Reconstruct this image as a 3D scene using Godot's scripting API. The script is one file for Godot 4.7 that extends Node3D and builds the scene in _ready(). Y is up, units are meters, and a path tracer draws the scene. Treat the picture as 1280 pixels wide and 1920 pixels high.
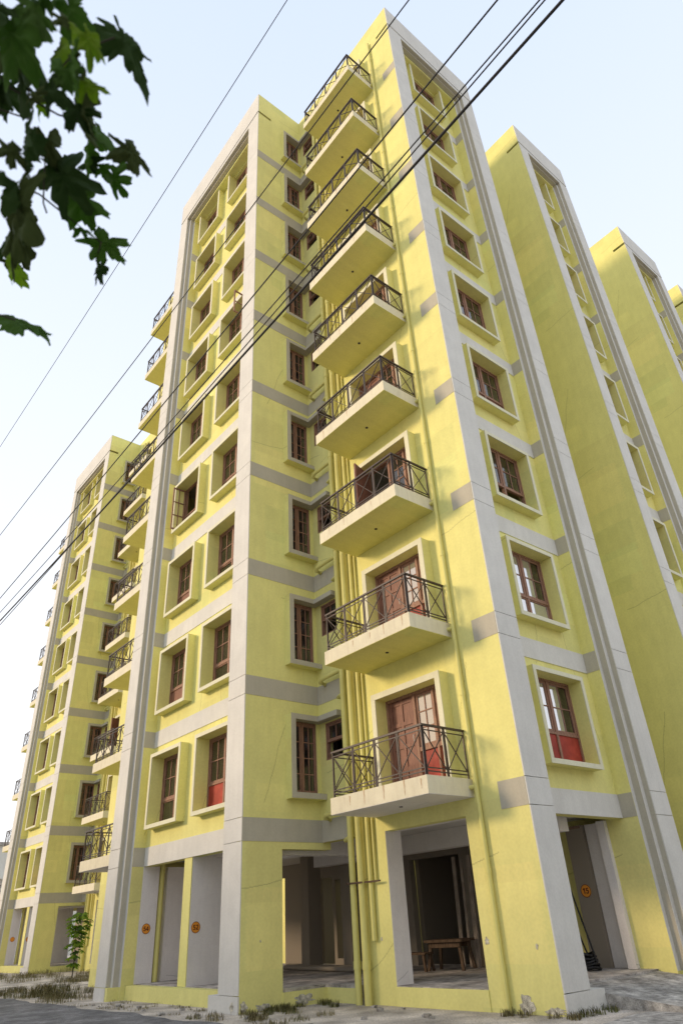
extends Node3D

const B0 := 3.283      # top of the first painted floor band
const HB := 0.445      # height of a band
const XA := -5.61      # corner of the projecting bay
const XL := -12.27
const Z1 := 2.074
const TOP := 31.35
const YO := 2.838      # head of the ground floor openings

var M := {}
var cache := {}
var rng := RandomNumberGenerator.new()

# ---------------------------------------------------------------- mesh tools
class Shape:
	var st := SurfaceTool.new()
	func _init():
		st.begin(Mesh.PRIMITIVE_TRIANGLES)
	func quad(a: Vector3, b: Vector3, c: Vector3, d: Vector3):
		var n := (c - a).cross(b - a).normalized()
		for v in [a, b, c, a, c, d]:
			st.set_normal(n)
			st.add_vertex(v)
	func tri(a: Vector3, b: Vector3, c: Vector3):
		var n := (c - a).cross(b - a).normalized()
		for v in [a, b, c]:
			st.set_normal(n)
			st.add_vertex(v)
	func box(p: Vector3, q: Vector3):
		var a := Vector3(minf(p.x, q.x), minf(p.y, q.y), minf(p.z, q.z))
		var b := Vector3(maxf(p.x, q.x), maxf(p.y, q.y), maxf(p.z, q.z))
		hexa([Vector3(a.x, a.y, b.z), Vector3(b.x, a.y, b.z), Vector3(b.x, b.y, b.z), Vector3(a.x, b.y, b.z),
			Vector3(a.x, a.y, a.z), Vector3(b.x, a.y, a.z), Vector3(b.x, b.y, a.z), Vector3(a.x, b.y, a.z)])
	func hexa(v: Array):   # four corners of the front, four of the back
		quad(v[3], v[2], v[1], v[0])
		quad(v[4], v[5], v[6], v[7])
		quad(v[7], v[6], v[2], v[3])
		quad(v[0], v[1], v[5], v[4])
		quad(v[2], v[6], v[5], v[1])
		quad(v[7], v[3], v[0], v[4])
	func bar(a: Vector3, b: Vector3, w: float, h: float, up := Vector3.UP):
		var f := (b - a).normalized()
		var s := f.cross(up)
		if s.length() < 0.01:
			s = f.cross(Vector3.RIGHT)
		s = s.normalized() * w * 0.5
		var u := s.cross(f).normalized() * h * 0.5
		hexa([a - s - u, a + s - u, a + s + u, a - s + u, b - s - u, b + s - u, b + s + u, b - s + u])
	func tube(pts: Array, r, seg := 10):
		var rings := []
		for i in pts.size():
			var f: Vector3
			if i == 0:
				f = pts[1] - pts[0]
			elif i == pts.size() - 1:
				f = pts[i] - pts[i - 1]
			else:
				f = (pts[i + 1] - pts[i]).normalized() + (pts[i] - pts[i - 1]).normalized()
			f = f.normalized()
			var s := f.cross(Vector3(0.13, 0.2, 0.97) if absf(f.z) < 0.9 else Vector3.UP).normalized()
			var u := s.cross(f).normalized()
			var rr: float = r[i] if r is Array else r
			var ring := []
			for k in seg:
				var t := TAU * k / seg
				ring.append([pts[i] + (s * cos(t) + u * sin(t)) * rr, s * cos(t) + u * sin(t)])
			rings.append(ring)
		for i in pts.size() - 1:
			for k in seg:
				var l := (k + 1) % seg
				for v in [rings[i][k], rings[i][l], rings[i + 1][l], rings[i][k], rings[i + 1][l], rings[i + 1][k]]:
					st.set_normal(v[1])
					st.add_vertex(v[0])
		for e in [0, pts.size() - 1]:
			for k in range(1, seg - 1):
				tri(rings[e][0][0], rings[e][k][0], rings[e][k + 1][0])
	func disc(c: Vector3, n: Vector3, r: float, t: float, seg := 20):
		tube([c, c + n * t], r, seg)
	func done(m: Material) -> ArrayMesh:
		st.set_material(m)
		return st.commit()

# a wall of boxes in the plane of axes a (0 = x, 2 = z) and y, with rectangular holes
func holed(s: Shape, axis: int, d0: float, d1: float, a0: float, a1: float, y0: float, y1: float, holes: Array):
	var ys := [y0, y1]
	for h in holes:
		for v in [h[2], h[3]]:
			if v > y0 and v < y1 and not ys.has(v):
				ys.append(v)
	ys.sort()
	for i in ys.size() - 1:
		var m: float = (ys[i] + ys[i + 1]) * 0.5
		var cuts := []
		for h in holes:
			if h[2] < m and h[3] > m:
				cuts.append([h[0], h[1]])
		cuts.sort_custom(func(p, q): return p[0] < q[0])
		var at := a0
		for c in cuts + [[a1, a1]]:
			if c[0] > at + 0.0005:
				if axis == 0:
					s.box(Vector3(at, ys[i], d0), Vector3(c[0], ys[i + 1], d1))
				else:
					s.box(Vector3(d0, ys[i], at), Vector3(d1, ys[i + 1], c[0]))
			at = maxf(at, c[1])

func part(parent: Node, called: String, mesh: Mesh, at := Vector3.ZERO, turn := 0.0) -> MeshInstance3D:
	var o := MeshInstance3D.new()
	o.name = called
	o.mesh = mesh
	parent.add_child(o, true)
	o.position = at
	o.rotation.y = turn
	return o

var used := {}
func numbered(n: String) -> String:
	if not used.has(n):
		used[n] = 0
		return n
	used[n] += 1
	return "%s_%03d" % [n, used[n]]

func thing(called: String, label: String, category: String, at := Vector3.ZERO, group := "", turn := 0.0) -> Node3D:
	var o := Node3D.new()
	o.name = numbered(called)
	add_child(o)
	o.position = at
	o.rotation.y = turn
	tag(o, label, category, group)
	return o

func tag(o: Node, label: String, category: String, group := ""):
	o.set_meta("label", label)
	o.set_meta("category", category)
	if group != "":
		o.set_meta("group", group)

func lone(called: String, mesh: Mesh, label: String, category: String, at := Vector3.ZERO, group := "") -> MeshInstance3D:
	var o := part(self, numbered(called), mesh, at)
	tag(o, label, category, group)
	return o

func struct(called: String, mesh: Mesh, at := Vector3.ZERO) -> MeshInstance3D:
	var o := part(self, called, mesh, at)
	o.set_meta("kind", "structure")
	return o

# ---------------------------------------------------------------- materials
func noise_image(size: int, freq: float, sd: int, oct := 4, kind := FastNoiseLite.TYPE_SIMPLEX_SMOOTH) -> Image:
	var n := FastNoiseLite.new()
	n.noise_type = kind
	n.seed = sd
	n.frequency = freq
	n.fractal_octaves = oct
	return n.get_seamless_image(size, size)

# a coloured texture: base colour (linear) varied by layers [image, weight, tint], cracks drawn as thin dark lines
func surface_texture(size: int, base: Color, layers: Array, cracks := 0, crack_tone := 0.6, specks := 0, speck_color := Color(0.8, 0.78, 0.7), coats := 0) -> ImageTexture:
	var out := PackedByteArray()
	out.resize(size * size * 3)
	var lut := PackedByteArray()
	lut.resize(1025)
	for i in 1025:
		var v := i / 1024.0
		lut[i] = int(roundf(255.0 * (12.92 * v if v < 0.0031308 else 1.055 * pow(v, 1.0 / 2.4) - 0.055)))
	var data := []
	for l in layers:
		data.append([l[0].get_data(), l[0].get_width(), l[1] * 2.0 / 255.0, l[2] is Color, l[2] if l[2] is Color else Color.WHITE, l[3] if l.size() > 3 else 1.0, l[4] if l.size() > 4 else 1.0])
	var at := 0
	for y in size:
		for x in size:
			var r := base.r
			var g := base.g
			var b := base.b
			for l in data:
				var bytes: PackedByteArray = l[0]
				var w: int = l[1]
				var t: float = (bytes[(int(y * l[6]) % w) * w + int(x * l[5]) % w] - 127.5) * l[2]
				if l[3]:
					if t > 0.0:
						t = minf(t, 1.0)
						r += (l[4].r - r) * t
						g += (l[4].g - g) * t
						b += (l[4].b - b) * t
				else:
					r *= 1.0 + t
					g *= 1.0 + t
					b *= 1.0 + t
			out[at] = lut[clampi(int(r * 1024), 0, 1024)]
			out[at + 1] = lut[clampi(int(g * 1024), 0, 1024)]
			out[at + 2] = lut[clampi(int(b * 1024), 0, 1024)]
			at += 3
	var im := Image.create_from_data(size, size, false, Image.FORMAT_RGB8, out)
	var g := RandomNumberGenerator.new()
	g.seed = 77
	for k in coats:      # patches where the paint was rolled on again, a shade off
		var w := g.randi_range(size / 16, size / 5)
		var h := g.randi_range(size / 24, size / 8)
		var ox := g.randi() % size
		var oy := g.randi() % size
		var t := g.randf_range(0.965, 1.03)
		var hue := g.randf_range(0.985, 1.015)
		for y in h:
			var ragged := g.randi_range(0, 3)
			for x in range(ragged, w - ragged):
				var q := Vector2i((ox + x) % size, (oy + y) % size)
				var c := im.get_pixelv(q)
				im.set_pixelv(q, Color(c.r * t * hue, c.g * t, c.b * t))
	for k in cracks:
		var p := Vector2(g.randf() * size, g.randf() * size)
		var a := (0.0 if g.randf() < 0.55 else PI * 0.5) + g.randf_range(-0.15, 0.15)
		for i in g.randi_range(size / 12, size / 4):
			a += g.randf_range(-0.05, 0.05)
			p += Vector2(cos(a), sin(a))
			var q := Vector2i(posmod(int(p.x), size), posmod(int(p.y), size))
			im.set_pixelv(q, im.get_pixelv(q) * Color(crack_tone, crack_tone, crack_tone))
	for k in specks:
		var q := Vector2i(g.randi() % size, g.randi() % size)
		for i in g.randi_range(1, 7):
			im.set_pixelv(Vector2i(posmod(q.x + g.randi_range(-1, 1), size), posmod(q.y + g.randi_range(-1, 1), size)), speck_color.linear_to_srgb())
	return ImageTexture.create_from_image(im)

func mat(tex: Texture2D, metres: float, rough := 0.85, bump: Texture2D = null, strength := 0.3, bump_metres := 0.0) -> StandardMaterial3D:
	var m := StandardMaterial3D.new()
	m.albedo_texture = tex
	m.uv1_triplanar = true
	m.uv1_world_triplanar = true
	m.uv1_triplanar_sharpness = 8.0
	m.uv1_scale = Vector3.ONE / metres
	m.roughness = rough
	m.metallic_specular = 0.3
	if bump:
		m.normal_enabled = true
		m.normal_texture = bump
		m.normal_scale = strength
	return m

func plain(c: Color, rough := 0.6, metal := 0.0) -> StandardMaterial3D:
	var m := StandardMaterial3D.new()
	m.albedo_color = c.linear_to_srgb()
	m.roughness = rough
	m.metallic = metal
	m.metallic_specular = 0.4
	return m

func bump_texture(freq: float, sd: int, strength: float) -> NoiseTexture2D:
	var n := FastNoiseLite.new()
	n.seed = sd
	n.frequency = freq
	n.fractal_octaves = 4
	var t := NoiseTexture2D.new()
	t.width = 512
	t.height = 512
	t.seamless = true
	t.as_normal_map = true
	t.bump_strength = strength
	t.noise = n
	return t

func make_materials():
	var n1 := noise_image(512, 0.006, 3, 3)
	var n2 := noise_image(512, 0.03, 5, 4)
	var n3 := noise_image(512, 0.2, 9, 2)
	var stucco := bump_texture(0.02, 4, 3.0)
	var grit := bump_texture(0.12, 6, 4.0)
	# layers: image, weight, colour or brightness, stretch x, stretch y
	var paint := [[n1, 0.05, 1], [n2, 0.035, 1], [n3, 0.05, 1], [n2, 0.035, 1, 2, 0.25]]
	M.yellow = mat(surface_texture(768, Color(0.735, 0.695, 0.265), paint, 13, 0.84, 0, Color.WHITE, 34), 11.0, 0.8, stucco, 0.12)
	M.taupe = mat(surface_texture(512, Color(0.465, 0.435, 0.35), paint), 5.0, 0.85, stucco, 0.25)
	M.pale = mat(surface_texture(512, Color(0.65, 0.64, 0.595), paint + [[n2, 0.15, Color(0.58, 0.57, 0.54), 0.5, 0.5]], 3, 0.85), 6.0, 0.85, stucco, 0.12)
	M.lip = mat(surface_texture(512, Color(0.70, 0.68, 0.50), paint), 6.0, 0.85, stucco, 0.12)
	M.cream = mat(surface_texture(512, Color(0.72, 0.67, 0.50), paint + [[n2, 0.30, Color(0.52, 0.44, 0.33), 2, 0.4]]), 4.0, 0.85, stucco, 0.3)
	M.white = mat(surface_texture(512, Color(0.77, 0.735, 0.71), paint + [[n2, 0.4, Color(0.62, 0.58, 0.56)]], 5, 0.75), 4.0, 0.9, stucco, 0.3)
	M.concrete = mat(surface_texture(512, Color(0.43, 0.395, 0.36), [[n1, 0.5, 1], [n2, 0.4, 1], [n3, 0.25, 1]], 8, 0.6), 3.0, 0.9, grit, 0.4)
	M.ramp = mat(surface_texture(512, Color(0.37, 0.35, 0.32), [[n1, 0.5, 1], [n2, 0.5, 1], [n3, 0.3, 1]], 6, 0.6), 2.5, 0.9, grit, 0.5)
	M.bare = mat(surface_texture(256, Color(0.52, 0.49, 0.40), [[n1, 0.3, 1], [n2, 0.6, 1], [n3, 0.5, 1]]), 0.8, 0.95, grit, 0.6)
	M.dirt = mat(surface_texture(512, Color(0.52, 0.465, 0.40), [[n1, 0.5, 1], [n2, 0.45, Color(0.38, 0.34, 0.27)], [n3, 0.4, 1]], 0, 0.6, 900, Color(0.5, 0.46, 0.40)), 4.0, 0.95, grit, 0.8)
	M.asphalt = mat(surface_texture(512, Color(0.19, 0.185, 0.185), [[n1, 0.4, 1], [n2, 0.35, 1], [n3, 0.5, 1]], 5, 0.6, 600, Color(0.30, 0.29, 0.28)), 3.0, 0.9, grit, 0.6)
	M.wood = mat(surface_texture(512, Color(0.30, 0.17, 0.118), [[n2, 0.5, 1, 3, 0.2], [n3, 0.35, 1, 1, 0.3]]), 1.0, 0.55)
	M.door = mat(surface_texture(512, Color(0.22, 0.105, 0.075), [[n2, 0.5, 1, 3, 0.2], [n3, 0.3, 1]]), 1.0, 0.5)
	M.old_wood = mat(surface_texture(512, Color(0.12, 0.08, 0.052), [[n2, 0.7, 1, 3, 0.3], [n3, 0.4, 1]]), 1.0, 0.8)
	M.plank = mat(surface_texture(256, Color(0.36, 0.30, 0.25), [[n2, 0.5, 1, 3, 0.3], [n3, 0.4, 1]]), 1.0, 0.8)
	M.red = mat(surface_texture(256, Color(0.33, 0.05, 0.035), [[n1, 0.3, 1], [n2, 0.2, 1]]), 1.5, 0.5)
	M.rail = plain(Color(0.055, 0.040, 0.038), 0.45)
	M.pipe = mat(surface_texture(256, Color(0.68, 0.63, 0.22), [[n1, 0.06, 1], [n2, 0.06, 1]]), 3.0, 0.5)
	M.strap = plain(Color(0.10, 0.06, 0.04), 0.7)
	M.black = plain(Color(0.012, 0.012, 0.013), 0.5)
	M.wire = plain(Color(0.02, 0.02, 0.022), 0.6)
	M.dark = plain(Color(0.05, 0.045, 0.04), 0.9)
	M.rust = plain(Color(0.52, 0.38, 0.24), 0.9)
	M.orange = plain(Color(0.85, 0.33, 0.04), 0.7)
	M.badge_ink = plain(Color(0.10, 0.02, 0.012), 0.7)
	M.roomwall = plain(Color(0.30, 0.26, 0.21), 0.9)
	M.plaster = plain(Color(0.70, 0.68, 0.64), 0.9)
	M.curtain = mat(surface_texture(256, Color(0.26, 0.18, 0.14), [[n2, 0.5, 1, 6, 0.1]]), 0.8, 0.9)
	M.curtain_red = mat(surface_texture(256, Color(0.22, 0.10, 0.075), [[n2, 0.5, 1, 6, 0.1]]), 0.8, 0.9)
	M.curtain_pale = mat(surface_texture(256, Color(0.45, 0.40, 0.34), [[n2, 0.3, 1, 6, 0.1]]), 0.8, 0.9)
	var film := StandardMaterial3D.new()
	film.albedo_color = Color(0.86, 0.86, 0.87, 0.9)
	film.transparency = BaseMaterial3D.TRANSPARENCY_ALPHA
	film.metallic = 0.8
	film.roughness = 0.04
	M.film = film
	var g := StandardMaterial3D.new()
	g.albedo_color = Color(0.22, 0.20, 0.19, 0.25)
	g.transparency = BaseMaterial3D.TRANSPARENCY_ALPHA
	g.roughness = 0.02
	g.metallic_specular = 1.0
	M.glass = g
	var leaf := StandardMaterial3D.new()
	leaf.albedo_color = Color(0.05, 0.095, 0.02).linear_to_srgb()
	leaf.roughness = 0.75
	leaf.metallic_specular = 0.2
	leaf.backlight_enabled = true
	leaf.backlight = Color(0.16, 0.30, 0.03)
	leaf.cull_mode = BaseMaterial3D.CULL_DISABLED
	M.leaf = leaf
	var old := leaf.duplicate()
	old.albedo_color = Color(0.05, 0.07, 0.02).linear_to_srgb()
	old.backlight = Color(0.08, 0.10, 0.02)
	M.leaf_old = old
	var deep := leaf.duplicate()
	deep.albedo_color = Color(0.03, 0.055, 0.016).linear_to_srgb()
	deep.backlight = Color(0.07, 0.15, 0.02)
	M.leaf_deep = deep
	var young := leaf.duplicate()
	young.albedo_color = Color(0.11, 0.16, 0.02).linear_to_srgb()
	young.backlight = Color(0.42, 0.58, 0.05)
	M.leaf_young = young
	var gr := leaf.duplicate()
	gr.vertex_color_use_as_albedo = true
	gr.albedo_color = Color.WHITE
	gr.backlight = Color(0.04, 0.05, 0.01)
	M.grass = gr
	M.twig = plain(Color(0.07, 0.06, 0.04), 0.8)

# ---------------------------------------------------------------- windows, doors, balconies
# all face +z, stand on y = 0 at the middle of their width, z = 0 is the wall face
func glazed(s: Shape, panes: Array, x0: float, x1: float, y0: float, y1: float, z: float, cols: int, rows: int, stile: float, thick := 0.045):
	s.box(Vector3(x0, y0, z), Vector3(x0 + stile, y1, z + thick))
	s.box(Vector3(x1 - stile, y0, z), Vector3(x1, y1, z + thick))
	s.box(Vector3(x0 + stile, y0, z), Vector3(x1 - stile, y0 + stile, z + thick))
	s.box(Vector3(x0 + stile, y1 - stile, z), Vector3(x1 - stile, y1, z + thick))
	var bw := 0.022
	var a := x0 + stile
	var b := x1 - stile
	var c := y0 + stile
	var d := y1 - stile
	for i in range(1, cols):
		var x := lerpf(a, b, float(i) / cols)
		s.box(Vector3(x - bw / 2, c, z + 0.008), Vector3(x + bw / 2, d, z + thick - 0.006))
	for j in range(1, rows):
		var y := lerpf(c, d, float(j) / rows)
		for i in cols:
			s.box(Vector3(lerpf(a, b, float(i) / cols) + (bw / 2 if i > 0 else 0.0), y - bw / 2, z + 0.008), Vector3(lerpf(a, b, float(i + 1) / cols) - (bw / 2 if i < cols - 1 else 0.0), y + bw / 2, z + thick - 0.006))
	for i in cols:
		for j in rows:
			panes.append([lerpf(a, b, float(i) / cols) + (bw / 2 if i > 0 else 0.0), lerpf(c, d, float(j) / rows) + (bw / 2 if j > 0 else 0.0),
				lerpf(a, b, float(i + 1) / cols) - (bw / 2 if i < cols - 1 else 0.0), lerpf(c, d, float(j + 1) / rows) - (bw / 2 if j < rows - 1 else 0.0), z + thick * 0.5])

func pane_mesh(w: float, h: float, film := false) -> Mesh:
	var k := "pane%.3f_%.3f_%s" % [w, h, film]
	if not cache.has(k):
		var s := Shape.new()
		s.box(Vector3(-w / 2, -h / 2, -0.002), Vector3(w / 2, h / 2, 0.002))
		cache[k] = s.done(M.film if film else M.glass)
	return cache[k]

func put_panes(parent: Node, panes: Array, separate: bool, film := -9.0):
	if separate:
		for p in panes:
			part(parent, "pane", pane_mesh(p[2] - p[0], p[3] - p[1], p[0] < film), Vector3((p[0] + p[2]) / 2, (p[1] + p[3]) / 2, p[4]))
	elif panes.size():
		var s := Shape.new()
		for p in panes:
			s.box(Vector3(p[0], p[1], p[4] - 0.002), Vector3(p[2], p[3], p[4] + 0.002))
		part(parent, "panes", s.done(M.glass))

# the box surround with its lip; w and h are its outside, t its thickness, d how far it stands out
func surround(w: float, h: float, t: float, d: float, bottom := true, top := true) -> Array:
	var k := "sur%.3f_%.3f_%.3f_%s%s" % [w, h, d, bottom, top]
	if not cache.has(k):
		var s := Shape.new()
		var l := Shape.new()
		for q in [[s, -0.003, d - 0.02], [l, d - 0.02, d]]:
			var o := 0.004 if q[0] == l else 0.0
			var y0 := (t if bottom else 0.0)
			var y1 := (h - t if top else h)
			q[0].box(Vector3(-w / 2 - o, y0, q[1]), Vector3(-w / 2 + t, y1, q[2]))
			q[0].box(Vector3(w / 2 - t, y0, q[1]), Vector3(w / 2 + o, y1, q[2]))
			if bottom:
				q[0].box(Vector3(-w / 2 - o, -o, q[1]), Vector3(w / 2 + o, t, q[2]))
			if top:
				q[0].box(Vector3(-w / 2 - o, h - t, q[1]), Vector3(w / 2 + o, h + o, q[2]))
		cache[k] = [s.done(M.yellow), l.done(M.lip)]
	return cache[k]

# style: what fills the lower lights: 0 glass, 1 red board, 2 nothing (open), 3 brown board
func window(parent: Node, at: Vector3, turn: float, w: float, h: float, style: int, separate: bool, top := true, opened := 0, blind := -9.0):
	var sm := surround(w, h, 0.09, 0.25, true, top)
	var o := part(parent, "window", sm[0], at, turn)
	part(o, "surround_lip", sm[1])
	var k := "cas%.3f_%.3f_%d_%s_%d_%d" % [w, h, style, top, opened, int(turn * 10)]
	var x0 := -w / 2 + 0.09
	var x1 := w / 2 - 0.09
	var y0 := 0.09
	var y1 := h - 0.09
	if not cache.has(k):
		var s := Shape.new()
		var panes := []
		var z := -0.215 if turn == 0.0 else -0.165
		s.box(Vector3(x0, y0, z), Vector3(x0 + 0.045, y1, z + 0.09))
		s.box(Vector3(x1 - 0.045, y0, z), Vector3(x1, y1, z + 0.09))
		s.box(Vector3(x0 + 0.045, y0, z), Vector3(x1 - 0.045, y0 + 0.045, z + 0.09))
		s.box(Vector3(x0 + 0.045, y1 - 0.045, z), Vector3(x1 - 0.045, y1, z + 0.09))
		s.box(Vector3(-0.035, y0 + 0.045, z), Vector3(0.035, y1 - 0.045, z + 0.085))
		var ym := y0 + 0.045 + (y1 - y0) * 0.34
		for i in 2:
			var a := x0 + 0.045 if i == 0 else 0.035
			var b := -0.035 if i == 0 else x1 - 0.045
			if not (opened == 1 and i == 0) and not (opened == 2 and i == 1):
				glazed(s, panes, a, b, ym, y1 - 0.045, z + 0.02, 2, 2, 0.05)
			s.box(Vector3(a, ym - 0.05, z + 0.01), Vector3(b, ym - 0.002, z + 0.085))
			if style == 0:
				glazed(s, panes, a, b, y0 + 0.045, ym - 0.05, z + 0.02, 1, 1, 0.03)
		cache[k] = [s.done(M.wood), panes, ym]
	part(o, "casement", cache[k][0])
	put_panes(o, cache[k][1], separate, blind)
	var ym: float = cache[k][2]
	if style == 1 or style == 3:
		var k2 := "board%.3f_%d_%d" % [w, style, int(turn * 10)]
		if not cache.has(k2):
			var s := Shape.new()
			var zb0 := -0.18 if turn == 0.0 else -0.13
			s.box(Vector3(x0 + 0.045, y0 + 0.045, zb0), Vector3(-0.035, ym - 0.05, zb0 + 0.025))
			s.box(Vector3(0.035, y0 + 0.045, zb0), Vector3(x1 - 0.045, ym - 0.05, zb0 + 0.025))
			cache[k2] = s.done(M.red if style == 1 else M.door)
		part(o, "lower_board", cache[k2])
	# a curtain some way behind the glass, drawn differently from flat to flat
	var drawn := rng.randi() % 4
	if style != 2 and drawn < 3:
		var k3 := "cur%.3f_%.3f_%d" % [w, h, drawn]
		if not cache.has(k3):
			var s := Shape.new()
			var n := 16
			var from: float = x0 - 0.05 if drawn < 2 else x0 + (x1 - x0) * 0.5
			var to: float = [x0 + (x1 - x0) * 0.62, x1 + 0.05, x1 + 0.05][drawn]
			for i in n:
				var xa := lerpf(from, to, float(i) / n)
				var xb := lerpf(from, to, float(i + 1) / n)
				var za := -0.44 - 0.03 * (i % 2)
				var zb := -0.44 - 0.03 * ((i + 1) % 2)
				s.quad(Vector3(xa, y0 - 0.1, za), Vector3(xb, y0 - 0.1, zb), Vector3(xb, y1 + 0.05, zb), Vector3(xa, y1 + 0.05, za))
			cache[k3] = s.done([M.curtain, M.curtain_red, M.curtain_pale][drawn])
		part(o, "curtain", cache[k3])
	if opened:
		var s := Shape.new()
		var panes := []
		var lw := (x1 - x0) / 2 - 0.08
		if opened == 1:
			lw = 0.44
			ym = y0 + 0.05
		glazed(s, panes, 0, lw, ym, y1 - 0.045, 0, 2, 3 if opened == 1 else 2, 0.04)
		var leaf := part(o, "open_leaf", s.done(M.wood))
		if opened == 1:
			leaf.position = Vector3(x0 + 0.05, 0, -0.10)
			leaf.rotation.y = -1.62
		else:
			leaf.position = Vector3(x1 - 0.05, 0, -0.10)
			leaf.rotation.y = -PI + 1.62
	return o

func corner_window(parent: Node, at: Vector3, fl: int, separate: bool):
	# beside the inner corner: local x runs away from the street, the corner at x = 0.96
	if not cache.has("cornerwin"):
		var s := Shape.new()
		var w := 0.96
		var h := 1.82
		s.box(Vector3(0, 0.12, -0.003), Vector3(0.13, h - 0.12, 0.22))
		s.box(Vector3(0, 0, -0.003), Vector3(w - 0.004, 0.12, 0.22))
		s.box(Vector3(0, h - 0.12, -0.003), Vector3(w - 0.004, h, 0.22))
		s.box(Vector3(w - 0.2, h - 0.12, 0.222), Vector3(w - 0.004, h, 0.93))      # hood over the small window beside it
		cache.cornerwin = s.done(M.taupe)
		var y := Shape.new()
		y.box(Vector3(-0.004, -0.004, -0.003), Vector3(-0.001, h + 0.004, 0.216))
		y.box(Vector3(-0.004, -0.006, -0.003), Vector3(w - 0.004, -0.002, 0.216))
		cache.cornerwin_side = y.done(M.yellow)
		var c := Shape.new()
		var panes := []
		c.box(Vector3(0.13, 0.12, -0.12), Vector3(0.17, h - 0.12, -0.03))
		c.box(Vector3(w - 0.09, 0.12, -0.12), Vector3(w - 0.045, h - 0.12, -0.03))
		c.box(Vector3(0.17, h - 0.165, -0.12), Vector3(w - 0.09, h - 0.12, -0.03))
		c.box(Vector3(0.17, 0.12, -0.12), Vector3(w - 0.09, 0.165, -0.03))
		glazed(c, panes, 0.17, 0.46, 0.165, h - 0.165, -0.10, 2, 4, 0.045)
		glazed(c, panes, 0.50, w - 0.09, 0.165, h - 0.165, -0.10, 2, 4, 0.045)
		c.box(Vector3(0.46, 0.165, -0.12), Vector3(0.50, h - 0.165, -0.04))
		cache.cornerwin_frame = [c.done(M.wood), panes]
	var o := part(parent, "window", cache.cornerwin, at, PI / 2)
	part(o, "side_face", cache.cornerwin_side)
	part(o, "casement", cache.cornerwin_frame[0])
	put_panes(o, cache.cornerwin_frame[1], separate)

func small_window(parent: Node, at: Vector3, separate: bool):
	if not cache.has("smallwin"):
		var c := Shape.new()
		var panes := []
		var w := 0.66
		var h := 0.84
		c.box(Vector3(0, 0, -0.12), Vector3(0.04, h, -0.02))
		c.box(Vector3(w - 0.04, 0, -0.12), Vector3(w, h, -0.02))
		c.box(Vector3(0.04, 0, -0.12), Vector3(w - 0.04, 0.04, -0.02))
		c.box(Vector3(0.04, h - 0.04, -0.12), Vector3(w - 0.04, h, -0.02))
		c.box(Vector3(0.04, h * 0.5 - 0.02, -0.12), Vector3(w - 0.04, h * 0.5 + 0.02, -0.02))
		glazed(c, panes, 0.04, w - 0.04, h * 0.5 + 0.02, h - 0.04, -0.10, 2, 1, 0.04)
		cache.smallwin = [c.done(M.wood), panes]
	var o := part(parent, "small_window", cache.smallwin[0], at)
	put_panes(o, cache.smallwin[1], separate)

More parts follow.
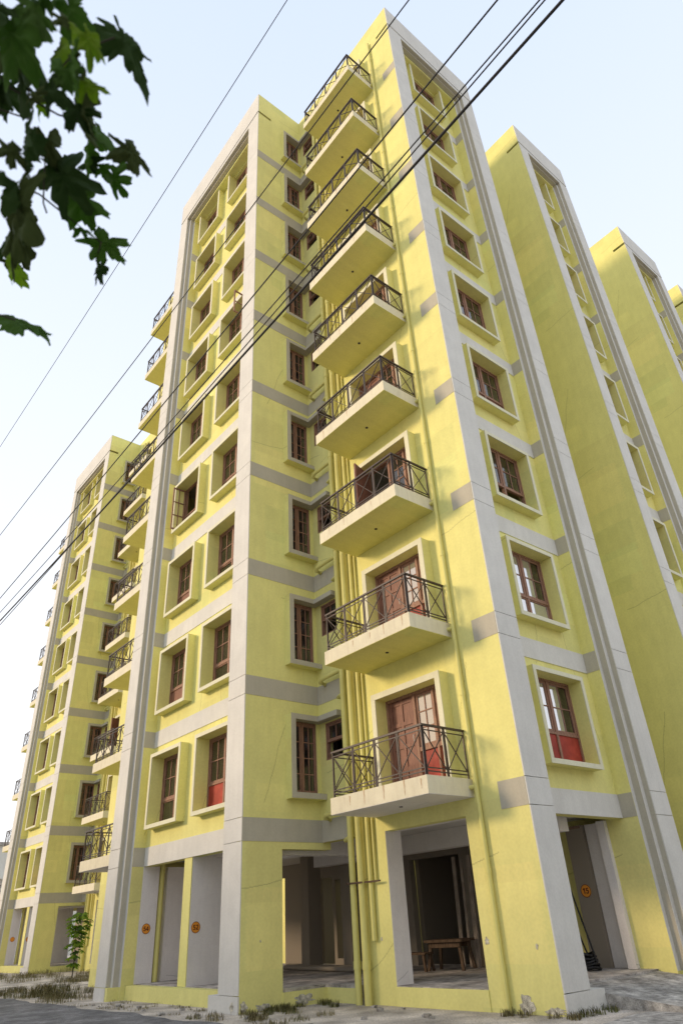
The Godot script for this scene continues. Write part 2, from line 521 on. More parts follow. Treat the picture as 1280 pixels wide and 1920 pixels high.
func door(parent: Node, at: Vector3, fl: int, separate: bool):
	var w := 2.01
	var h := 2.055
	var sm := surround(w, h, 0.12, 0.26, false, true)
	var o := part(parent, "balcony_door", sm[0], at)
	part(o, "surround_lip", sm[1])
	if not cache.has("door"):
		var s := Shape.new()
		var leaf := Shape.new()
		var panes := []
		var x0 := -w / 2 + 0.12
		var x1 := w / 2 - 0.12
		var y1 := h - 0.12
		var z := -0.16
		s.box(Vector3(x0, 0, z), Vector3(x0 + 0.06, y1, z + 0.11))
		s.box(Vector3(x1 - 0.06, 0, z), Vector3(x1, y1, z + 0.11))
		s.box(Vector3(x0 + 0.06, y1 - 0.06, z), Vector3(x1 - 0.06, y1, z + 0.11))
		var xs := x0 + 0.80
		var xt := x1 - 0.42
		s.box(Vector3(xs, 0, z), Vector3(xs + 0.06, y1 - 0.06, z + 0.10))
		s.box(Vector3(xt, 0, z), Vector3(xt + 0.05, y1 - 0.06, z + 0.10))
		for b in [[xs + 0.06, xt, 2], [xt + 0.05, x1 - 0.06, 1]]:
			glazed(s, panes, b[0], b[1], 0.82, y1 - 0.06, z + 0.02, b[2], 3, 0.05)
			s.box(Vector3(b[0], 0.74, z + 0.01), Vector3(b[1], 0.818, z + 0.09))
		# panelled leaf, hinged at its left edge
		var lw := xs - (x0 + 0.06)
		leaf.box(Vector3(0, 0, 0), Vector3(lw, y1 - 0.06, 0.025))
		for i in 3:
			leaf.box(Vector3([0.0, lw / 2 - 0.03, lw - 0.08][i], 0, 0.025), Vector3([0.08, lw / 2 + 0.03, lw][i], y1 - 0.06, 0.045))
		for j in 5:
			var yy := (y1 - 0.16) * j / 4.0
			leaf.box(Vector3(0.08, yy, 0.025), Vector3(lw / 2 - 0.03, yy + 0.08, 0.042))
			leaf.box(Vector3(lw / 2 + 0.03, yy, 0.025), Vector3(lw - 0.08, yy + 0.08, 0.042))
		var rb := Shape.new()
		rb.box(Vector3(xs + 0.06, 0, z + 0.02), Vector3(xt, 0.74, z + 0.045))
		rb.box(Vector3(xt + 0.05, 0, z + 0.02), Vector3(x1 - 0.06, 0.74, z + 0.045))
		var hd := Shape.new()
		hd.tube([Vector3(lw - 0.05, 0.95, 0.05), Vector3(lw - 0.05, 0.97, 0.09), Vector3(lw - 0.05, 1.08, 0.09), Vector3(lw - 0.05, 1.10, 0.05)], 0.008, 6)
		var bk := Shape.new()
		bk.box(Vector3(x0 - 0.2, 0, -0.9), Vector3(x1 + 0.2, y1, -0.88))
		cache.door = [s.done(M.wood), panes, leaf.done(M.door), rb.done(M.red), Vector3(x0 + 0.06, 0, z + 0.03), hd.done(M.pale), bk.done(M.curtain)]
	var d: Array = cache.door
	part(o, "door_frame", d[0])
	var lf := part(o, "door_leaf", d[2], d[4])
	if fl == 3:
		lf.rotation.y = -1.25
	part(o, "lower_board", d[3])
	put_panes(o, d[1], separate, 9.0 if fl < 3 else -9.0)
	if fl != 3:
		part(o, "door_handle", d[5], d[4])

func rail_panel(l: float) -> Mesh:    # along +x from 0 to l, on y = 0
	var k := "rail%.3f" % l
	if not cache.has(k):
		var s := Shape.new()
		var t := 0.022
		for x in [t / 2 + 0.006, l - t / 2 - 0.006]:
			s.box(Vector3(x - t / 2, 0.0, -t / 2), Vector3(x + t / 2, 0.84, t / 2))
		for y in [0.075, 0.135, 0.775]:
			s.box(Vector3(0.03, y - 0.009, -0.009), Vector3(l - 0.03, y + 0.009, 0.009))
		var a := Vector3(0.03, 0.145, 0.005)
		var b := Vector3(l - 0.03, 0.765, 0.005)
		s.bar(a, b, 0.012, 0.020, Vector3.BACK)
		s.bar(Vector3(a.x, b.y, -0.007), Vector3(b.x, a.y, -0.007), 0.012, 0.020, Vector3.BACK)
		cache[k] = s.done(M.rail)
	return cache[k]

func balcony(parent: Node, at: Vector3, fl: int, streaks := false):
	var w := 2.664
	var d := 1.163
	if not cache.has("balc"):
		var s := Shape.new()
		s.box(Vector3(-w / 2, -0.296, 0.0), Vector3(w / 2, 0, d))
		cache.balc = s.done(M.cream)
		var u := Shape.new()
		u.box(Vector3(-w / 2 + 0.002, -0.303, 0.0), Vector3(w / 2 - 0.002, -0.2965, d - 0.002))
		cache.balc_soffit = u.done(M.yellow)
		var u2 := Shape.new()
		u2.box(Vector3(-w / 2 + 0.002, -0.303, 0.0), Vector3(w / 2 - 0.002, -0.2965, d - 0.002))
		cache.balc_soffit_white = u2.done(M.white)
		var h := Shape.new()
		h.bar(Vector3(-w / 2 + 0.03, 0.86, d - 0.05), Vector3(w / 2 - 0.03, 0.86, d - 0.05), 0.045, 0.035)
		h.bar(Vector3(-w / 2 + 0.05, 0.86, 0.0), Vector3(-w / 2 + 0.05, 0.86, d - 0.075), 0.045, 0.035)
		h.bar(Vector3(w / 2 - 0.05, 0.86, 0.0), Vector3(w / 2 - 0.05, 0.86, d - 0.075), 0.045, 0.035)
		cache.balc_hand = h.done(M.rail)
		var r := Shape.new()
		r.disc(Vector3(0, -0.303, 0.55), Vector3.DOWN, 0.035, 0.012, 12)
		cache.balc_rose = r.done(M.dark)
		var dr := Shape.new()
		dr.tube([Vector3(w / 2 - 0.01, -0.15, 0.08), Vector3(w / 2 + 0.12, -0.15, 0.08)], 0.04, 10)
		cache.balc_drain = dr.done(M.pipe)
	var o := part(parent, "balcony", cache.balc, at)
	part(o, "soffit", cache.balc_soffit_white if fl == 1 else cache.balc_soffit)
	part(o, "handrail", cache.balc_hand)
	part(o, "ceiling_rose", cache.balc_rose)
	part(o, "drain_spout", cache.balc_drain)
	if streaks:
		for i in 2 + (fl * 7) % 4:
			var k := (fl * 5 + i * 3) % 6
			if not cache.has("streak%d" % k):
				var l := 0.10 + 0.03 * k
				var wd := 0.010 + 0.004 * (k % 3)
				var t := Shape.new()
				var a := Vector3(-wd, 0, 0)
				var b := Vector3(wd, 0, 0)
				for q in 5:
					var f := (q + 1) / 5.0
					var c := Vector3(-wd * (1.0 - f * 0.8) + 0.004 * sin(q * 2.1 + k), -l * f, 0)
					var d2 := Vector3(wd * (1.0 - f * 0.8) + 0.004 * sin(q * 2.9 + k), -l * f, 0)
					t.hexa([c, d2, b, a, c - Vector3(0, 0, 0.002), d2 - Vector3(0, 0, 0.002), b - Vector3(0, 0, 0.002), a - Vector3(0, 0, 0.002)])
					a = c
					b = d2
				cache["streak%d" % k] = t.done(M.rust)
			var along := fposmod(fl * 0.37 + i * 0.61, 1.0)
			part(o, "rust_streak", cache["streak%d" % k], Vector3(lerpf(-w / 2 + 0.1, w / 2 - 0.1, along), -0.002 - 0.04 * (i % 2), d + 0.0025))
	var fx := (w - 0.10) / 4
	for i in 4:
		part(o, "railing_panel", rail_panel(fx), Vector3(-w / 2 + 0.05 + fx * i, 0, d - 0.05))
	var sz := (d - 0.07) / 2
	for sd in [-1, 1]:
		for i in 2:
			part(o, "railing_panel", rail_panel(sz), Vector3(sd * (w / 2 - 0.05), 0, d - 0.06 - sz * i), PI / 2)

# ---------------------------------------------------------------- a framed face: near pilaster, recessed panel with box windows, stepped far pilaster, head beam
# kind 0 runs along -x and faces +z, kind 1 runs along -z and faces +x; u is measured from the near corner, d outwards
func P(kind: int, org: Vector3, u: float, y: float, d: float) -> Vector3:
	return Vector3(org.x - u, y, org.z + d) if kind == 0 else Vector3(org.x + d, y, org.z - u)

func bx(s: Shape, kind: int, org: Vector3, u0: float, u1: float, y0: float, y1: float, d0: float, d1: float):
	s.box(P(kind, org, u0, y0, d0), P(kind, org, u1, y1, d1))

func joints() -> Array:     # pilaster cladding is cut above and below each band
	var e := [0.27]
	for n in range(1, 10):
		e.append(B0 + 3.0 * (n - 1) - HB)
		e.append(B0 + 3.0 * (n - 1))
	e.append(29.98)
	return e

func framed_face(parent: Node, kind: int, org: Vector3, width: float, pil: float, wins: Array, near: bool, styles: Array, far_pil := 0.64):
	var panel := -0.62
	var uf := width - far_pil          # inner edge of the far pilaster
	var s_far := uf - 0.23             # where the panel meets the far return
	# pilaster cladding, one slab between each pair of joints
	var e := joints()
	for side in 2:
		var a: float = 0.0 if side == 0 else uf
		var b: float = pil if side == 0 else width
		for i in e.size() - 1:
			var s := Shape.new()
			bx(s, kind, org, a, b, e[i] + 0.006, e[i + 1] - 0.006, -0.022, 0.0)
			part(parent, "pilaster_slab", s.done(M.pale))
	var core := Shape.new()
	bx(core, kind, org, 0.02, pil, 0, 29.93, panel, -0.022)
	bx(core, kind, org, 0.23, pil, 30.08, TOP - 0.02, panel, -0.26)
	part(parent, "pilaster_core", core.done(M.pale))
	var base := Shape.new()
	bx(base, kind, org, -0.012, pil + 0.34, 0, 0.264, -0.021, 0.012)
	bx(base, kind, org, pil, pil + 0.34, 0, 0.264, -0.5, -0.021)
	part(parent, "pilaster_base", base.done(M.pale))
	base = Shape.new()
	bx(base, kind, org, uf, width, 0, 0.264, -0.007, 0.012)
	part(parent, "pilaster_base", base.done(M.pale))
	var steps := Shape.new()
	bx(steps, kind, org, uf, width, 0.27, 29.98, -0.13, -0.022)
	bx(steps, kind, org, uf - 0.12, width, 0.27, 29.70, -0.28, -0.13)
	bx(steps, kind, org, pil, uf, 29.80, 29.98, -0.13, -0.022)
	bx(steps, kind, org, pil, uf - 0.12, 29.70, 29.98, -0.28, -0.13)
	part(parent, "stepped_reveal", steps.done(M.taupe))
	var fronts := Shape.new()
	bx(fronts, kind, org, s_far, uf - 0.12, 0.27, 29.58, -0.28, -0.276)
	part(parent, "step_front", fronts.done(M.pale))
	fronts = Shape.new()
	bx(fronts, kind, org, uf - 0.12, uf, 0.27, 29.70, -0.13, -0.126)
	part(parent, "step_front", fronts.done(M.pale))
	var ret := Shape.new()
	bx(ret, kind, org, s_far, width, 0, TOP - 0.1, -1.0, -0.28)
	bx(ret, kind, org, uf - 0.12, width, 0, 0.27, -0.28, -0.008)
	bx(ret, kind, org, pil, s_far, 29.58, TOP - 0.1, -1.0, -0.285)
	part(parent, "return_wall", ret.done(M.yellow))
	# head beam, split by a shadow gap under the parapet
	var beam := Shape.new()
	bx(beam, kind, org, pil, uf, 29.80, 29.98, -0.022, 0.0)
	part(parent, "head_beam", beam.done(M.pale))
	var par := Shape.new()
	bx(par, kind, org, -0.003, width, 30.05, TOP, -0.0215, 0.006)
	bx(par, kind, org, 0.24, width, 30.05, TOP, -0.25, -0.0215)
	part(parent, "parapet", par.done(M.pale))
	# recessed panel
	var wall := Shape.new()
	var holes := []
	for n in range(1, 10):
		var b := B0 + 3.0 * (n - 1)
		for q in wins:
			var c0: float = q[0] - q[1] / 2 + 0.09
			var c1: float = q[0] + q[1] / 2 - 0.09
			if kind == 0:
				holes.append([org.x - c1, org.x - c0, b + 0.49, b + 2.21])
			else:
				holes.append([org.z - c1, org.z - c0, b + 0.49, b + 2.21])
	if kind == 0:
		holed(wall, 0, org.z + panel - 0.25, org.z + panel, org.x - s_far, org.x - pil, YO, 29.58, holes)
	else:
		holed(wall, 2, org.x + panel - 0.25, org.x + panel, org.z - s_far, org.z - pil, YO, 29.58, holes)
	part(parent, "wall", wall.done(M.yellow))
	for n in range(1, 10):
		var b := B0 + 3.0 * (n - 1)
		var bd := Shape.new()
		bx(bd, kind, org, pil, s_far - 0.01, b - HB, b, panel, panel + 0.02)
		part(parent, "floor_band", bd.done(M.pale))
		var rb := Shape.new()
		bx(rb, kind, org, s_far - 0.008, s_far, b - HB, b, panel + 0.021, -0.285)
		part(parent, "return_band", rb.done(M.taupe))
		for i in wins.size():
			var st: Array = styles[i]
			var op := 0
			if near and kind == 0 and i == 1 and n == 4:
				op = 1
			if near and kind == 0 and i == 0 and n == 6:
				op = 2
			window(parent, P(kind, org, wins[i][0], b + 0.40, panel), 0.0 if kind == 0 else PI / 2, wins[i][1], 1.90, st[n - 1], near and n <= 4, n < 9, op, 0.3 if near and kind == 1 and n < 3 else -9.0)

# ---------------------------------------------------------------- the two street blocks (the second is the first, further along)
func block(o: Node, near: bool):
	# -- projecting bay
	framed_face(o, 0, Vector3(XA, 0, Z1), 6.66, 0.72, [[2.07, 1.76], [4.60, 1.76]], near, [[1, 0, 0, 0, 3, 3, 0, 3, 3], [0, 3, 3, 3, 0, 3, 3, 3, 0]])
	var s := Shape.new()
	var holes := [[-0.3, 1.08, 0.0, 2.70], [1.45, 2.06, 29.93, 30.08]]
	for n in range(1, 10):
		var b := B0 + 3.0 * (n - 1)
		holes.append([0.08, 0.83, b + 0.50, b + 2.12])
	holed(s, 2, XA - 0.22, XA, -0.22, Z1 - 0.022, 0, TOP, holes)
	part(o, "wall", s.done(M.yellow))
	# -- balcony wall
	s = Shape.new()
	holes = [[XA - 0.1, -4.5, 0.0, YO], [-3.58, -1.43, 0.0, YO], [-0.64, -0.021, 29.93, 30.08]]
	for n in range(1, 10):
		var b := B0 + 3.0 * (n - 1)
		holes.append([-5.38, -4.72, b + 1.23, b + 2.07])
		holes.append([-3.30, -1.53, b + 0.134, b + 2.07])
	holed(s, 0, -0.22, 0.0, XA, -0.022, 0, TOP, holes)
	part(o, "wall", s.done(M.yellow))
	# -- corner tower side
	framed_face(o, 1, Vector3.ZERO, 4.70, 0.66, [[2.30, 1.74]], near, [[1, 0, 2, 3, 3, 3, 3, 3, 3]])
	if near:
		for q in [[0, -0.72, 0.12, 0.18, 0.15], [0, -0.2, 0.05, 0.22, 0.06], [0, -1.33, 0.95, 0.06, 0.07], [0, -3.9, 1.02, 0.03, 0.04], [0, -0.35, 0.86, 0.03, 0.05],
				[1, 1.55, 0.06, 0.22, 0.07], [1, 1.95, 0.10, 0.10, 0.12], [1, 1.6, 1.1, 0.02, 0.03], [1, 0.6, 0.10, 0.3, 0.10]]:
			part(o, "bare_patch", patch(q[3], q[4], int(absf(q[1]) * 100)), Vector3(q[1], q[2], 0.003) if q[0] == 0 else Vector3(XA + (0.033 if q[1] < 1.08 else 0.003), q[2], q[1]), 0.0 if q[0] == 0 else PI / 2)
		for q in [[-5.80, 0.10, 0.09, 0.10]]:
			part(o, "bare_patch", patch(q[2], q[3], int(absf(q[0]) * 100)), Vector3(q[0], q[1], Z1 + 0.014))
	if not near:
		s = Shape.new()
		s.box(Vector3(-7.55, 0.3, -1.2), Vector3(-7.3, 2.9, -0.95))
		part(o, "column", s.done(M.yellow))
		s = Shape.new()
		s.box(Vector3(-9.6, 1.3, -2.9), Vector3(-7.7, 2.6, -2.8))
		part(o, "red_board", s.done(M.red))
	# -- hidden sides, far wing and roof
	s = Shape.new()
	s.box(Vector3(-17.9, YO, -0.22), Vector3(XL - 0.01, TOP, 0))
	s.box(Vector3(-17.9, 0, -0.6), Vector3(-17.1, YO, 0))
	s.box(Vector3(XL, YO, -0.2), Vector3(XL + 0.2, TOP, Z1 - 1.02))
	s.box(Vector3(-17.9, YO, -4.7), Vector3(-17.7, TOP, -0.23))
	s.box(Vector3(-17.7, YO, -4.7), Vector3(-1.02, TOP, -4.5))
	part(o, "wall", s.done(M.yellow))
	s = Shape.new()
	s.box(Vector3(-17.69, TOP - 0.5, -4.49), Vector3(-0.4, TOP - 0.3, -0.23))
	s.box(Vector3(XL + 0.21, TOP - 0.5, -0.21), Vector3(XA - 0.23, TOP - 0.3, Z1 - 0.3))
	part(o, "roof_slab", s.done(M.concrete))
	for n in range(1, 10):
		var b := B0 + 3.0 * (n - 1)
		s = Shape.new()
		s.box(Vector3(-17.69, b - 0.28, -4.49), Vector3(-1.03, b - 0.10, -0.23))
		s.box(Vector3(XL + 0.21, b - 0.28, -0.225), Vector3(XA - 0.23, b - 0.10, Z1 - 0.88))
		part(o, "floor_slab", s.done(M.plaster))
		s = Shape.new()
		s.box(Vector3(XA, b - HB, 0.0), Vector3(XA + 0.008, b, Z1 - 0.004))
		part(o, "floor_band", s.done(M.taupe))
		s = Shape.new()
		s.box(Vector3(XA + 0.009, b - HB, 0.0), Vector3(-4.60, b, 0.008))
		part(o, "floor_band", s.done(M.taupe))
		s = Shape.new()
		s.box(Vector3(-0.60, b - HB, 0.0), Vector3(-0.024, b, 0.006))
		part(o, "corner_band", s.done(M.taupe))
		corner_window(o, Vector3(XA, b + 0.40, 0.96), n, near and n <= 4)
		small_window(o, Vector3(-5.38, b + 1.23, 0), near and n <= 4)
		door(o, Vector3(-2.415, b + 0.135, 0), n, near and n <= 4)
		balcony(o, Vector3(-2.489, b + 0.135, 0.0), n, near)
		balcony(o, Vector3(-15.52, b + 0.135, 0.0), n)
	# inner partitions keep the rooms apart
	s = Shape.new()
	s.box(Vector3(-5.0, YO + 0.2, -4.49), Vector3(-4.9, 30.8, -1.2))
	s.box(Vector3(XL + 0.21, YO + 0.2, -0.8), Vector3(XA - 0.3, 30.8, -0.7))
	s.box(Vector3(-9.0, YO + 0.2, -0.69), Vector3(-8.9, 30.8, Z1 - 0.88))
	s.box(Vector3(-4.7, YO + 0.2, -1.9), Vector3(-1.2, 30.8, -1.8))
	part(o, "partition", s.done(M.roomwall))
	# -- soil pipes beside the balconies
	for q in [[-4.50, 0.066, 0.13], [-4.235, 0.072, 0.13], [-4.03, 0.05, 0.06], [-3.90, 0.028, 0.04]]:
		s = Shape.new()
		var y0 := 0.0 if q[1] > 0.06 else (2.0 if q[1] < 0.04 else 1.0)
		s.tube([Vector3(q[0], y0, q[2]), Vector3(q[0], 30.6, q[2])], q[1], 12)
		for k in 11:
			var yy := 0.55 + 3.0 * k
			if yy > y0 and yy < 30.4:
				s.tube([Vector3(q[0], yy, q[2]), Vector3(q[0], yy + 0.13, q[2])], q[1] + 0.010, 12)
		part(o, "soil_pipe", s.done(M.pipe))
	for n in range(1, 10):
		var b := B0 + 3.0 * (n - 1)
		s = Shape.new()
		s.tube([Vector3(-5.28, b - 0.02, 0.02), Vector3(-5.28, b + 0.0, 0.16), Vector3(-5.2, b + 0.05, 0.20), Vector3(-4.60, b + 0.10, 0.16), Vector3(-4.48, b + 0.10, 0.13)], 0.052, 10)
		part(o, "branch_pipe", s.done(M.pipe))
		s = Shape.new()
		s.tube([Vector3(-4.66, b - 0.50, 0.0), Vector3(-4.66, b - 0.50, 0.14), Vector3(-4.52, b - 0.46, 0.14)], 0.045, 10)
		part(o, "branch_pipe", s.done(M.pipe))
	s = Shape.new()
	s.bar(Vector3(-4.62, 1.98, 0.12), Vector3(-3.72, 1.98, 0.10), 0.03, 0.03)
	s.bar(Vector3(-4.62, 1.98, 0.21), Vector3(-4.12, 1.98, 0.21), 0.008, 0.03)
	part(o, "pipe_clamp", s.done(M.strap))
	s = Shape.new()
	s.tube([Vector3(-1.03, 0.0, 0.065), Vector3(-1.03, 30.2, 0.065)], 0.042, 12)
	for k in 10:
		s.tube([Vector3(-1.03, 2.5 + 3.0 * k - 0.6, 0.065), Vector3(-1.03, 2.5 + 3.0 * k - 0.5, 0.065)], 0.05, 12)
	part(o, "rain_pipe", s.done(M.pipe))
	# -- ground floor: plinth, columns, reveals
	s = Shape.new()
	s.box(Vector3(-17.6, 0, -4.7), Vector3(-0.64, 0.30, -0.003))
	s.box(Vector3(-11.6, 0, -0.003), Vector3(XA - 0.08, 0.30, Z1 - 0.63))
	part(o, "ground_slab", s.done(M.concrete))
	s = Shape.new()
	s.box(Vector3(-11.38, 0, Z1 - 0.63), Vector3(XA - 0.73, 0.29, Z1 - 0.40))
	s.box(Vector3(-3.582, 0, -0.003), Vector3(-1.428, 0.285, 0.02))
	s.box(Vector3(XA - 0.08, 0, -0.003), Vector3(XA + 0.03, 0.24, 1.08))
	s.box(Vector3(XA + 0.03, 0, -0.003), Vector3(-4.58, 0.24, 0.03))
	part(o, "plinth", s.done(M.yellow))
	s = Shape.new()
	s.box(Vector3(XA - 0.7, 0.0, 1.06), Vector3(XA - 0.22, YO, Z1 - 0.64))
	part(o, "column", s.done(M.white))
	s = Shape.new()
	s.box(Vector3(-9.17, 0.3, Z1 - 0.64), Vector3(-8.80, YO, Z1 - 0.62))
	part(o, "column_front", s.done(M.yellow))
	s = Shape.new()
	s.box(Vector3(-9.17, 0.3, -0.85), Vector3(-8.80, YO, Z1 - 0.641))
	part(o, "column", s.done(M.white))
	s = Shape.new()
	s.box(Vector3(-11.388, 0.3, 1.02), Vector3(-11.378, YO, Z1 - 0.60))
	part(o, "reveal", s.done(M.white))
	s = Shape.new()
	s.box(Vector3(-12.0, 0.3, -1.6), Vector3(-11.5, YO, 0.72))
	part(o, "column", s.done(M.white))
	s = Shape.new()
	s.tube([Vector3(-11.45, 0.3, 0.90), Vector3(-11.45, 2.9, 0.90)], 0.07, 10)
	part(o, "soil_pipe", s.done(M.pipe))
	s = Shape.new()
	s.box(Vector3(-3.58, 0.30, -0.42), Vector3(-3.573, YO, -0.004))
	s.box(Vector3(-4.2, 0.30, -0.42), Vector3(-3.581, YO, -0.222))
	part(o, "reveal", s.done(M.white))
	# band over the tower openings hides behind the balcony; beams under the slab
	s = Shape.new()
	s.box(Vector3(-3.58, YO, -0.40), Vector3(-1.43, 3.0, -0.222))
	s.box(Vector3(-9.0, 2.62, -2.6), Vector3(-1.1, 3.0, -2.3))
	s.box(Vector3(-6.2, 2.62, -2.29), Vector3(-5.9, 3.0, 1.2))
	s.box(Vector3(-11.4, 2.66, -0.2), Vector3(-6.21, 3.0, 0.1))
	part(o, "beam", s.done(M.white))
	# tower side: far jamb and inner walls
	s = Shape.new()
	s.box(Vector3(-1.18, 0.3, -4.49), Vector3(-1.0, YO, -3.72))
	part(o, "jamb", s.done(M.white))
	s = Shape.new()
	s.box(Vector3(-1.64, 0.3, -4.49), Vector3(-1.19, YO, -4.0))
	part(o, "column", s.done(M.white))
	s = Shape.new()
	s.box(Vector3(-2.08, 0.3, -4.49), Vector3(-1.65, YO, -3.92))
	part(o, "column", s.done(M.roomwall))
	s = Shape.new()
	s.box(Vector3(-2.60, 0.3, -4.49), Vector3(-2.09, YO, -4.30))
	part(o, "inner_wall", s.done(M.yellow))
	# back wall of the parking floor, with a dark store room and two ways through
	s = Shape.new()
	holed(s, 0, -4.49, -4.3, -17.6, -2.92, 0.3, 3.0, [[-13.72, -13.22, 0.3, 2.66], [-10.62, -10.36, 0.45, 2.42], [-11.75, -10.75, 0.3, 2.5], [-7.38, -5.6, 0.3, 2.66]])
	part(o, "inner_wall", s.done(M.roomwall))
	s = Shape.new()
	s.box(Vector3(-7.6, 0.0, -7.2), Vector3(-5.3, 3.2, -7.0))
	s.box(Vector3(-7.6, 0.0, -6.99), Vector3(-7.45, 3.2, -4.72))
	s.box(Vector3(-5.45, 0.0, -6.99), Vector3(-5.3, 3.2, -4.72))
	s.box(Vector3(-7.44, 3.0, -6.99), Vector3(-5.46, 3.2, -4.72))
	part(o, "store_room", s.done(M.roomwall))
	s = Shape.new()
	s.box(Vector3(-11.9, 0.0, -6.2), Vector3(-10.7, 3.0, -6.0))
	s.box(Vector3(-11.9, 0.0, -5.99), Vector3(-11.76, 3.0, -4.72))
	s.box(Vector3(-11.75, 2.9, -5.99), Vector3(-10.7, 3.0, -4.72))
	part(o, "store_room", s.done(M.roomwall))
	for q in [[-10.1, -3.0], [-8.55, -3.2], [-4.45, -4.0]]:
		s = Shape.new()
		s.box(Vector3(q[0] - 0.18, 0.3, q[1] - 0.22), Vector3(q[0] + 0.18, 3.0, q[1] + 0.22))
		part(o, "column", s.done(M.roomwall))

# an irregular scab of bare plaster, a few millimetres thick
func patch(rx: float, ry: float, sd: int) -> Mesh:
	var g := RandomNumberGenerator.new()
	g.seed = sd
	var s := Shape.new()
	var pts := []
	for i in 22:
		var a := TAU * i / 22
		var r := g.randf_range(0.45, 1.0)
		pts.append(Vector3(cos(a) * rx * r, sin(a) * ry * r, 0))
	for i in 22:
		var p: Vector3 = pts[i]
		var q: Vector3 = pts[(i + 1) % 22]
		s.tri(Vector3(0, 0, 0.004), p + Vector3(0, 0, 0.003), q + Vector3(0, 0, 0.003))
		s.quad(p, q, q + Vector3(0, 0, 0.003), p + Vector3(0, 0, 0.003))
	return s.done(M.bare)

# ---------------------------------------------------------------- blocks behind the corner
func rear_block(label: String, x0: float, zc: float, width: float, wu: float, ww: float):
	var o := thing("rear_block", label, "building", Vector3(x0, 0, zc), "rear wings along the side lane")
	framed_face(o, 1, Vector3.ZERO, width, 0.60, [[wu, ww]], false, [[3, 3, 3, 3, 3, 3, 3, 3, 3]], 0.62)
	var s := Shape.new()
	holed(s, 0, -0.22, 0.0, -6.0, -0.022, 0, TOP, [[-0.64, -0.021, 29.93, 30.08]])
	s.box(Vector3(-6.0, 0, -width), Vector3(-1.02, TOP, -width + 0.2))
	s.box(Vector3(-6.0, 0, -width + 0.2), Vector3(-5.8, TOP, -0.23))
	part(o, "wall", s.done(M.yellow))
	s = Shape.new()
	s.box(Vector3(-5.79, TOP - 0.5, -width + 0.21), Vector3(-0.4, TOP - 0.3, -0.23))
	part(o, "roof_slab", s.done(M.concrete))
	for n in range(1, 10):
		var b := B0 + 3.0 * (n - 1)
		s = Shape.new()
		s.box(Vector3(-5.79, b - 0.28, -width + 0.21), Vector3(-1.03, b - 0.10, -0.23))
		part(o, "floor_slab", s.done(M.plaster))

# ---------------------------------------------------------------- plants
func leaf_mesh(sd: int, m: Material) -> Mesh:
	var g := RandomNumberGenerator.new()
	g.seed = sd
	var lobes := g.randi_range(4, 6)
	var ph := g.randf() * TAU
	var rings := 6
	var seg := 64
	var s := SurfaceTool.new()
	s.begin(Mesh.PRIMITIVE_TRIANGLES)
	s.set_smooth_group(0)
	var curl := g.randf_range(0.5, 1.1)
	var droop := g.randf_range(0.2, 0.7)
	var asp := g.randf_range(0.5, 0.85)
	var ns := FastNoiseLite.new()
	ns.seed = sd
	ns.frequency = 1.6
	var pt := func(k: int, f: float) -> Vector3:
		var t := TAU * k / seg
		var r := 0.50 + 0.48 * pow(absf(cos(t * lobes * 0.5 + ph)), 1.1) + 0.05 * sin(t * 13 + ph) + 0.05 * sin(t * 29 + ph * 2) + 0.32 * ns.get_noise_2d(cos(t), sin(t))
		var notch := 1.0 - 0.75 * exp(-pow((absf(t - PI)) / 0.25, 2))
		r *= notch * f
		var x := r * cos(t)
		var y := r * sin(t) * asp
		var z := -curl * y * y * 0.9 - droop * x * x * 0.5 + 0.16 * ns.get_noise_2d(x * 1.5 + 5, y * 1.5) + 0.05 * sin(t * lobes) * f
		return Vector3(x, z, y)
	for i in rings:
		for k in seg:
			var a: Vector3 = pt.call(k, float(i) / rings)
			var b: Vector3 = pt.call((k + 1) % seg, float(i) / rings)
			var c: Vector3 = pt.call((k + 1) % seg, float(i + 1) / rings)
			var d: Vector3 = pt.call(k, float(i + 1) / rings)
			if i > 0:
				for v in [a, b, c]:
					s.add_vertex(v)
			for v in [a, c, d]:
				s.add_vertex(v)
	s.index()
	s.generate_normals()
	s.set_material(m)
	return s.commit()

func blades(s: SurfaceTool, at: Vector3, n: int, spread: float, h: float, dry: float):
	for i in n:
		var a := rng.randf() * TAU
		var r := sqrt(rng.randf()) * spread
		var p := at + Vector3(cos(a) * r, 0, sin(a) * r * 0.8)
		var t := rng.randf() * TAU
		var dir := Vector3(cos(t), 0, sin(t))
		var hh := h * rng.randf_range(0.4, 1.2)
		var w := Vector3(-dir.z, 0, dir.x) * rng.randf_range(0.003, 0.007)
		var mid := p + dir * hh * 0.18 + Vector3(0, hh * 0.6, 0)
		var tip := p + dir * hh * rng.randf_range(0.4, 0.8) + Vector3(0, hh, 0)
		var c := Color(0.13, 0.16, 0.045).lerp(Color(0.40, 0.33, 0.18), clampf(dry + rng.randf_range(-0.3, 0.3), 0, 1))
		s.set_color(c)
		for v in [p - w, p + w, mid + w * 0.8, p - w, mid + w * 0.8, mid - w * 0.8, mid - w * 0.8, mid + w * 0.8, tip]:
			s.set_normal((Vector3.UP + dir * 0.5).normalized())
			s.add_vertex(v)

func grass(called: String, label: String, spots: Array):
	var s := SurfaceTool.new()
	s.begin(Mesh.PRIMITIVE_TRIANGLES)
	for q in spots:
		blades(s, Vector3(q[0], q[5] if q.size() > 5 else 0.0, q[1]), q[2], q[3], q[4], q[6] if q.size() > 6 else 0.35)
	s.set_material(M.grass)
	var o := lone(called, s.commit(), label, "grass")
	o.set_meta("kind", "stuff")

